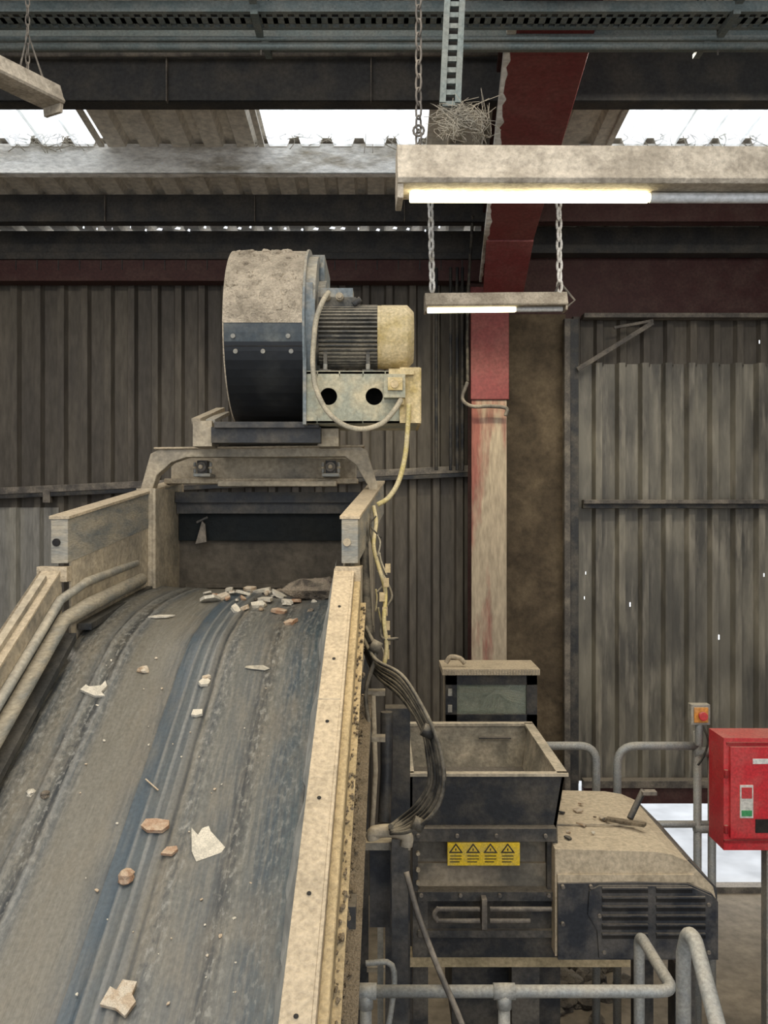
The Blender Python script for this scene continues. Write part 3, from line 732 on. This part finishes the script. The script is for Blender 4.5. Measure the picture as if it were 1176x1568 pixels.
b=B('stone',0); c=hit(476,922); b.rock(c+Vector((0,.03,.06)),(.105,.08,.06),'rock'); b.rock(c+Vector((.05,.05,.07)),(.06,.05,.05),'rock'); b.done()
b=B('dust_bank',0)
for k in range(20):
    t=k/19; c=hit(390+t*120,908-3*t); b.rock(c+Vector((0,.05,-.01)),(.05,.05,.012+.02*t),'rock')
b.done()

# ---------------- lights fittings ----------------
def batten(name,a,b_,w,h,lit,rt=.016):
    bb=B(name,.003)
    a=Vector(a);b2=Vector(b_); d=(b2-a).normalized(); up=Vector((0,0,1)); sd=d.cross(up).normalized()
    def sec(p):
        return [p-sd*w*.32+up*h, p+sd*w*.32+up*h, p+sd*w*.5+up*h*.35, p+sd*w*.62+up*h*.1, p+sd*w*.55, p-sd*w*.55, p-sd*w*.62+up*h*.1, p-sd*w*.5+up*h*.35]
    bb.prism(sec(a),b2-a,'lampbody')
    L=(b2-a).length
    e=0
    for s,e in lit:
        pa=a+d*L*s-up*.02; pb=a+d*L*e-up*.02
        bb.cyl(pa,pb,rt,'tube_on',16)
    if lit and e<.97:
        bb.cyl(a+d*L*(e+.004)-up*.02,b2-d*.03-up*.02,rt,'tube_off',16)
    for s in (.0,1.0):
        p=a+d*L*s; q=d*.02*(1 if s==0 else -1)
        bb.prism([p-sd*w*.5,p+sd*w*.5,p+sd*w*.45-up*.045,p-sd*w*.45-up*.045],q,'lampbody')
    return bb
d=3.05
bb=batten('fluorescent_light_fitting',(X(607,d),d,Z(293,d)),(X(1290,d),d+.06,Z(285,d)),.15,.14,[(.03,.57)],.018)
bb.chain((X(641,d),d,Z(222,d)),(X(641,d),d,roofz(d)),'girt',.06,.012,.0045)
bb.chain((X(1230,d),d,Z(218,d)),(X(1230,d),d,roofz(d)),'girt',.06,.012,.0045)
bb.tube([P(641,200,d)+Vector((.018*math.cos(t*math.pi/6),0,.018*math.sin(t*math.pi/6))) for t in range(12)],.005,'girt',6,closed=True)
bb.done()
d=8.4
bb=batten('fluorescent_light_fitting',(X(650,d),d,Z(472,d)),(X(868,d),d+.05,Z(468,d)),.17,.13,[(.02,.64)],.026)
for px,dx in ((662,-2),(857,0)):
    bb.chain((X(px,d),d,Z(446,d)),(X(px+dx-2,d),d,roofz(d)-.02),'purlin_w',.12,.024,.014)
bb.tube([P(857,432,d),P(880,460,d),P(868,470,d)],.012,'girt',6); bb.tube([P(857,432,d),P(850,448,d)],.012,'girt',6)
bb.done()
bb=batten('fluorescent_light_fitting',(-2.18,3.75,6.33),(-1.69,4.6,6.33),.13,.10,[])
bb.chain((-1.77,4.45,6.43),(-1.77,4.45,roofz(4.45)),'girt',.06,.010,.004)
bb.tube([(-1.79,4.40,6.42),(-1.77,4.45,6.63),(-1.71,4.5,6.42)],.006,'girt',6)
bb.chain((-2.13,3.85,6.43),(-2.13,3.85,roofz(3.85)),'girt',.06,.010,.004)
bb.done()
def tray(y0,y1,z,name,x0=-5.95,x1=6.45,rp_=.06,slot=.035):
    b=B(name,0)
    for y in (y0,y1):
        b.box((x0,y-.006,z),(x1,y+.006,z+.06),'tray'); b.box((x0,y-.014,z-.003),(x1,y+.014,z+.004),'tray')
    ym=(y0+y1)/2
    b.box((x0,ym-.03,z-.002),(x1,ym+.03,z+.003),'tray')
    x=x0
    while x<x1:
        b.box((x,y0,z-.002),(x+rp_-slot,y1,z+.003),'tray'); x+=rp_
    for k in range(4):
        yy=y0+.03+k*(y1-y0-.06)/3
        b.cyl((x0,yy,z+.022),(x1,yy,z+.022),.014,'cable',8)
    for xh in (-4.5,-2.6,-.7,1.9,3.8): 
        for yy in (y0,y1): b.cyl((xh,yy,z),(xh,yy,roofz(yy)-.02),.006,'girt',6)
        b.box((xh-.02,y0-.04,z-.03),(xh+.02,y1+.04,z-.004),'tray')
    b.done()
tray(4.86,5.02,6.96,'cable_tray'); tray(5.3,5.42,7.04,'cable_tray'); tray(4.66,4.76,7.0,'cable_tray',rp_=.09,slot=.05)
b=B('conduit_pipe',0)
b.cyl((-5.95,5.1,Z(72,5.1)),(6.45,5.1,Z(70,5.1)),.022,'tray',12); b.cyl((-5.95,5.2,Z(14,5.2)),(6.45,5.2,Z(12,5.2)),.02,'tray',12)
b.cyl((-5.95,6.5,Z(84,6.5)),(.9,6.5,Z(82,6.5)),.02,'girt',10)
b.cyl((-5.95,5.08,Z(60,5.08)),(6.45,5.08,Z(58,5.08)),.014,'tray',10)
for xh in (-4.5,-2.6,-.7,1.9,3.8): b.cyl((xh,5.1,6.85),(xh,5.1,roofz(5.1)),.006,'girt',6)
b.done()
b=B('perforated_strut',.0)
a=P(689,160,3.3); c=P(711,-330,3.5)
dv=(c-a).normalized(); n=int((c-a).length/.045)
sd=Vector((1,0,0))
for s in (-.028,.028): b.beam(a+sd*s,c+sd*s,.022,.03,'tray',up=(0,1,0))
for k in range(n): 
    q=a+dv*(k*.045); b.beam(q-sd*.028,q+sd*.028,.014,.02,'tray',up=dv)
b.beam(a+Vector((0,.03,0)),c+Vector((0,.03,0)),.06,.004,'purlin',up=(0,1,0))
b.done()
b=B('cobweb',0)
def web(px,py,rx_,ry_,d,n,r=.0025):
    for k in range(n):
        p=[P(px+random.gauss(0,rx_),py+random.gauss(0,ry_),d+random.uniform(-.05,.05)) for _ in range(3)]
        b.tube(p,r,'web',4,3)
web(705,180,18,13,3.3,130,.0011); web(690,200,10,10,3.2,40,.0012); web(735,190,10,20,3.4,30,.001)
for k in range(80):
    x=random.choice([random.uniform(0,120),random.uniform(375,660),random.uniform(945,1176)])
    d=8.02; h=random.uniform(6,30)
    b.tube([P(x,205,d),P(x+random.uniform(-14,14),205+h*.5,d),P(x+random.uniform(-22,22),205+h,d)],.0045,'web',4,3)
b.done()

# ---------------- shredder machine ----------------
b=B('shredder',.006)
d0=5.7; hx0,hx1=X(627,d0),X(865,d0); hb=7.05; zr=Z(1188,d0)
bx0,bx1=hx0+.0,X(848,d0)
b.prism([(hx0,d0,zr),(hx1,d0,zr),(bx1,d0,zr-.42),(bx0,d0,zr-.42)],(0,.02,0),'darker')
b.prism([(hx0+.0,hb,zr),(hx1,hb,zr),(bx1,hb-.05,zr-.42),(bx0,hb-.05,zr-.42)],(0,.02,0),'hopper_l')
b.prism([(hx0,d0,zr),(hx0,hb,zr),(bx0,hb-.05,zr-.42),(bx0,d0,zr-.42)],(.02,0,0),'hopper')
b.prism([(hx1,d0,zr),(hx1,hb,zr),(bx1,hb-.05,zr-.42),(bx1,d0,zr-.42)],(-.02,0,0),'hopper_l')
b.box((bx0,d0,zr-.42),(bx1,hb-.05,zr-.40),'hopper')
for (p,q) in (((hx0-.02,d0-.02,zr),(hx1+.02,d0+.03,zr+.02)),((hx0-.02,hb-.03,zr),(hx1+.02,hb+.04,zr+.02)),((hx0-.02,d0,zr),(hx0+.03,hb,zr+.02)),((hx1-.05,d0,zr),(hx1+.02,hb,zr+.02))):
    b.box(p,q,'hopper_l')
for k in range(12): 
    b.rock((random.uniform(hx0+.3,hx1-.1),random.uniform(6.5,6.95),zr-.38),(.05,.05,.025),random.choice(['rock','chip']))
b.box((X(735,6.9),6.98,zr-.09),(X(785,6.9),7.03,zr-.08),'dark')
def fb(pxa,pxb,pya,pyb,df,db,mat): b.box((X(pxa,df),df,Z(pyb,df)),(X(pxb,df),db,Z(pya,df)),mat)
fb(627,848,1262,1275,d0+.02,7.0,'darker')
fb(618,852,1269,1289,d0-.07,7.0,'dark')
fb(632,846,1289,1380,d0+.06,6.9,'hopper')
fb(632,846,1322,1366,d0+.03,6.9,'hopper')
fb(632,640,1289,1376,d0-.02,5.9,'dark'); fb(838,848,1289,1376,d0-.02,5.9,'dark')
fb(640,900,1376,1466,d0-.02,6.9,'darker'); fb(640,860,1366,1380,d0-.06,6.9,'dark')
fb(632,655,1366,1466,d0-.03,6.8,'dark')
fb(640,905,1425,1436,d0-.05,d0,'dark')
for py in (1392,1410):
    b.cyl(P(668,py,d0-.1),P(735,py,d0-.1),.015,'girt',10); b.cyl(P(750,py,d0-.1),P(845 if py<1400 else 812,py,d0-.1),.015,'girt',10)
b.tube([P(672,1390,d0-.1),P(665,1400,d0-.1),P(672,1412,d0-.1)],.015,'girt',8,4)
fb(738,746,1378,1424,d0-.13,d0,'girt')
for px in (640,700,760,835): 
    c=P(px,1279,d0-.07); b.cyl(c,c+Vector((0,-.02,0)),.012,'girt',8)
    c=P(px+5,1370,d0-.06); b.cyl(c,c+Vector((0,-.02,0)),.012,'girt',8)
for py in (1305,1330,1350):
    c=P(640,py,d0-.02); b.cyl(c,c+Vector((0,-.03,0)),.013,'dusty',8)
b.box((X(684,d0),d0-.085,Z(1325,d0-.08)),(X(793,d0),d0-.02,Z(1291,d0-.08)),'yellow')
dl=d0-.087
for i in range(4):
    cxp=698+i*26.5; cyp=1300
    tri=[P(cxp-11,cyp+6,dl),P(cxp+11,cyp+6,dl),P(cxp,cyp-9,dl)]
    b.prism(tri,(0,-.003,0),'ink')
    tri=[P(cxp-7,cyp+4,dl-.004),P(cxp+7,cyp+4,dl-.004),P(cxp,cyp-5.5,dl-.004)]
    b.prism(tri,(0,-.003,0),'yellow')
    b.box(P(cxp-1,cyp-1,dl-.008),P(cxp+1,cyp+3,dl-.010),'ink')
    for j in range(3): b.box(P(cxp-9,cyp+10+j*4.5,dl),P(cxp+9-3*(j==2),cyp+11.5+j*4.5,dl-.003),'ink')
yf=5.56
pf=[(850,1300),(1000,1304),(1030,1309),(1055,1320),(1092,1358),(1096,1375),(1096,1464),(850,1464)]
prof=[Vector((X(px,yf),yf,Z(py,yf))) for px,py in pf]
b.prism(prof,(0,1.2,0),'hood')
pf=[(853,1350),(975,1348),(1050,1350),(1088,1366),(1097,1378),(1097,1466),(853,1466)]
b.prism([Vector((X(px,yf),yf-.03,Z(py,yf))) for px,py in pf],(0,.06,0),'navy')
b.prism([Vector((X(px,yf),yf-.045,Z(py,yf))) for px,py in [(915,1352),(1050,1352),(1086,1368),(1092,1380),(1092,1462),(915,1462),(912,1420),(898,1395),(900,1360)]],(0,.03,0),'navy')
b.box((X(853,yf),yf-.015,Z(1350,yf)),(X(1062,yf),yf+.02,Z(1338,yf)),'hood')
b.prism([Vector((X(px,yf),yf+.02,Z(py,yf))) for px,py in ((1056,1318),(1100,1362),(1100,1466),(1094,1466),(1094,1370),(1050,1325))],(0,1.16,0),'navy')
for (a,c) in ((922,992),(1005,1075)):
    for k in range(6):
        py=1362+k*14
        if k==0 and a>1000: c=1060
        elif a>1000: c=1080
        b.box(P(a,py,yf-.049),P(c,py+5,yf-.043),'black'); b.beam(P(a,py-2,yf-.054),P(c,py-2,yf-.054),.02,.010,'navy')
for px,py in ((862,1358),(905,1358),(862,1415),(925,1458),(1000,1458),(1085,1458),(1085,1385),(918,1402)):
    c=P(px,py,yf-.045); b.cyl(c+Vector((0,.02,0)),c+Vector((0,-.012,0)),.012,'girt',8)
zt=Z(1300,yf)
b.beam((X(860,yf),yf+.42,zt+.004),(X(1000,yf),yf+.42,zt+.004),.012,.01,'dusty')
b.beam((X(855,yf),yf+.1,zt+.004),(X(900,yf),yf+1.1,zt+.004),.03,.03,'dark')
b.beam((1.50,6.05,zt+.02),(1.72,5.90,zt+.03),.05,.02,'crust')
b.cyl((1.66,6.05,zt+.02),(1.78,6.15,zt+.18),.022,'dark',8); b.box((1.76,6.1,zt+.16),(1.86,6.16,zt+.185),'girt')
for k in range(12): b.flake((random.uniform(1.15,1.5),random.uniform(5.7,6.6),zt+.003),random.uniform(.01,.04),.01,random.choice(['paper','dark','chip','crust']),(0,0,1))
fb(625,965,1466,1481,5.8,5.95,'dustyy'); fb(625,965,1466,1481,6.9,7.0,'dustyy')
for (pa,pb) in ((632,655),(782,824),(1030,1060)):
    b.box((X(pa,5.9),5.85,0),(X(pb,5.9),6.0,Z(1470,5.9)),'dark'); b.box((X(pa,5.9),6.75,0),(X(pb,5.9),6.9,Z(1470,5.9)),'dark')
b.box((hx0+.3,6.1,.75),(1.2,6.8,1.45),'darker')
b.done()

b=B('control_box')
d=7.5
b.box((X(682,d),d+.20,Z(1140,d)),(X(820,d),d+.30,Z(1030,d)),'dusty')
for (pa,pb) in ((682,686),(816,820)): b.box((X(pa,d),d,Z(1140,d)),(X(pb,d),d+.2,Z(1030,d)),'dusty')
b.box((X(686,d),d+.17,Z(1128,d)),(X(816,d),d+.20,Z(1034,d)),'hopper_l')
b.box((X(676,d),d-.12,Z(1030,d)),(X(823,d),d+.34,Z(1021,d)),'rail')
for k in range(34):
    x=X(681,d)+k*(X(820,d)-X(681,d))/33; b.box((x,d-.125,Z(1030,d)),(x+.008,d-.11,Z(1022,d)),'dusty')
for (pa,pb,pc,pd) in ((682,699,1030,1128),(805,821,1030,1128),(682,821,1030,1047),(682,821,1092,1128)):
    b.box((X(pa,d),d-.05,Z(pd,d)),(X(pb,d),d+.01,Z(pc,d)),'darker')
b.box((X(699,d),d-.03,Z(1092,d)),(X(805,d),d-.025,Z(1047,d)),'glass')
for k in range(5):
    b.tube([P(705,1088-k*2,d+.05),P(735+k*5,1086,d+.05),P(748+k*3,1066-k*2,d+.05),P(775,1058+k*3,d+.05),P(802,1062+k*4,d+.05)],.009,'wcable',6,6)
b.box(P(703,1061,d+.1),P(780,1050,d+.14),'rail')
for py in (1055,1080): b.box(P(686,py,d-.07),P(692,py+10,d-.05),'grey')
b.tube([P(683,1015,d),P(690,1006,d),P(704,1008,d),P(712,1016,d)],.02,'rail',8,5)
b.box((X(742,d),d+.21,0),(X(760,d),d+.28,Z(1130,d)),'dark')
b.done()

b=B('handrail',0)
def rail(pts,r=.03): b.tube([Vector(p) for p in pts],r,'handrail',14)
def bend(p,q,r_,rad,n=6):
    p,q,r_=Vector(p),Vector(q),Vector(r_); a=q+(p-q).normalized()*rad; c=q+(r_-q).normalized()*rad
    return [a*(1-t)**2+q*2*t*(1-t)+c*t*t for t in [k/n for k in range(n+1)]]
d=7.2; zz=Z(1142,d)
x1=X(913,d); rail([(X(800,d),d,zz)]+bend((X(800,d),d,zz),(x1,d,zz),(x1,d,0),.14)+[(x1,d,0)],.033)
x2=X(945,d); x3=X(1068,d); rail([(x3,d,zz)]+bend((x3,d,zz),(x2,d,zz),(x2,d,0),.16)+[(x2,d,0)],.033)
rail([(x3,d,Z(1120,d)),(x3,d,0)],.033); rail([(X(1090,d),d,Z(1135,d)),(X(1090,d),d,0)],.033); 
rail([(x2,d,Z(1262,d)),(X(1110,d),d,Z(1262,d))],.028)
c=P(1078,1152,d); b.cyl(c+Vector((-.08,0,0)),c+Vector((.08,0,0)),.04,'handrail',12); c=P(1078,1268,d); b.cyl(c+Vector((-.08,0,0)),c+Vector((.08,0,0)),.04,'handrail',12)
b.done()
b=B('handrail',0)
d=3.3; zz=Z(1518,d); xr_=X(1032,d)
rail([(X(556,d),d,zz)]+bend((0,d,zz),(xr_,d,zz),(xr_,d+.45,zz),.06)+bend((xr_,d,zz),(xr_,d+.45,zz),(xr_,d+.45,0),.06)+[(xr_,d+.45,0)],.0225)
for px in (560,772): rail([(X(px,d),d,zz),(X(px,d),d,0)],.022); c=Vector((X(px,d),d,zz)); b.cyl(c+Vector((-.04,0,0)),c+Vector((.04,0,0)),.029,'handrail',14); b.cyl(c+Vector((0,0,-.06)),c,.028,'handrail',14)
rail([(X(556,d),d,zz-.5),(xr_,d,zz-.5),(xr_,d+.45,zz-.5)],.0235)
b.done()
b=B('handrail',0)
zt=Z(1422,2.75); xx=X(1055,2.75); 
rail([(xx,2.8,0),(xx,2.8,zt-.1)]+bend((xx,2.8,zt-.1),(xx,2.75,zt),(xx+.05,2.3,zt-.22),.05)+[(X(1100,2.45),2.45,Z(1575,2.45)),(X(1112,2.4),2.4,Z(1640,2.4)),(X(1112,2.4),2.4,0)],.0235)
b.done()
b=B('emergency_stop_button')
d=7.1; c=P(1069,1092,d)
b.box((c.x-.075,d-.06,c.z-.08),(c.x+.075,d+.02,c.z+.08),'grey'); b.box((c.x-.055,d-.075,c.z-.06),(c.x+.055,d-.06,c.z+.06),'estop'); b.cyl((c.x,d-.10,c.z),(c.x,d-.07,c.z),.025,'red',16)
b.cyl((c.x,d-.13,c.z),(c.x,d-.10,c.z),.034,'red',16); b.cyl((c.x,d-.02,c.z-.25),(c.x,d-.02,c.z-.07),.03,'handrail',10)
b.tube([(c.x+.02,d-.03,c.z-.08),(c.x+.06,d-.05,c.z-.2),(c.x+.03,d-.05,c.z-.32),(c.x-.02,d-.05,c.z-.4)],.01,'cable',6,5)
b.done()
b=B('fire_extinguisher_cabinet',.025)
d=6.6; xa,xb_=X(1108,d),X(1108,d)+.72; za,zb_=Z(1130,d),Z(1302,d)
b.box((xa,d,zb_),(xb_,d+.3,za),'red')
b.box((xa+.04,d-.03,zb_+.10),(xb_-.04,d,za-.06),'red')
b.box((xa+.02,d-.012,za-.05),(xb_,d+.0,za-.03),'reddark'); b.box((xa,d-.015,zb_+.06),(xb_,d+.0,zb_+.08),'reddark')
b.box((xa+.22,d-.036,zb_+.14),(xb_-.1,d-.03,zb_+.24),'black')
b.box((X(1130,d)-.0,d-.042,Z(1250,d)),(X(1150,d),d-.030,Z(1200,d)),'white'); b.box((X(1132,d),d-.045,Z(1220,d)),(X(1148,d),d-.042,Z(1203,d)),'red'); b.box((X(1132,d),d-.045,Z(1247,d)),(X(1148,d),d-.042,Z(1238,d)),'green')
b.box((X(1150,d),d-.034,Z(1168,d)),(X(1192,d),d-.030,Z(1160,d)),'white')
for py in (1185,1270): b.cyl(P(1112,py,d-.02)+Vector((0,0,-.03)),P(1112,py,d-.02)+Vector((0,0,.03)),.016,'reddark',8)
b.box((xa+.36,d+.1,0),(xa+.42,d+.2,zb_),'grey')
b.box((xa+.2,d+.02,0),(xa+.58,d+.28,.03),'grey')
b.done()
b=B('rubble_pile',0)
for k in range(90):
    r=random.uniform(.03,.12); b.rock((max(.95,min(2.3,random.gauss(1.5,.3))),max(7.3,min(8.8,random.gauss(8.0,.35))),r*.4),(r,r,r*.7),'rubble')
b.done()

# ---------------- lights & world ----------------
w=bpy.data.worlds.new('overcast_sky'); sc.world=w; w.use_nodes=True
bg=w.node_tree.nodes['Background']; bg.inputs[0].default_value=(.93,.96,1,1); bg.inputs[1].default_value=2.1
def area(name,loc,rot,sx,sy,e,col):
    l=bpy.data.lights.new(name,'AREA'); l.shape='RECTANGLE'; l.size=sx; l.size_y=sy; l.energy=e; l.color=col
    o=bpy.data.objects.new(name,l); o.location=loc; o.rotation_euler=rot; sc.collection.objects.link(o); return o
area('tube_light',(X(800,3.05),3.07,Z(310,3.05)-.04),(0,0,0),.75,.08,18,(1,.80,.45))
area('tube_light_far',(X(730,8.4),8.4,Z(482,8.4)-.03),(0,0,0),.9,.1,24,(1,.9,.65))
area('roof_fill_light',(-1.2,1.5,7.6),(math.radians(12),0,0),4,2.5,140,(1,.93,.82))  # unseen fill lamp added under the roof to brighten the hall
area('roof_fill_light_front',(2.6,5.8,7.2),(math.radians(10),0,0),2.5,.6,95,(1,.92,.78))  # added area fill on the right, no fitting modelled
area('roof_fill_light_rear',(-3.5,6.4,7.15),(math.radians(8),0,0),2.0,.6,70,(1,.92,.80))  # added area fill on the left, no fitting modelled

cam=bpy.data.cameras.new('camera'); co=bpy.data.objects.new('camera',cam); sc.collection.objects.link(co)
co.location=(0,0,CAMZ); co.rotation_euler=(math.radians(90),0,0)
cam.sensor_fit='VERTICAL'; cam.sensor_height=36; cam.lens=36*F/1568; cam.clip_start=.05; cam.clip_end=200
sc.camera=co
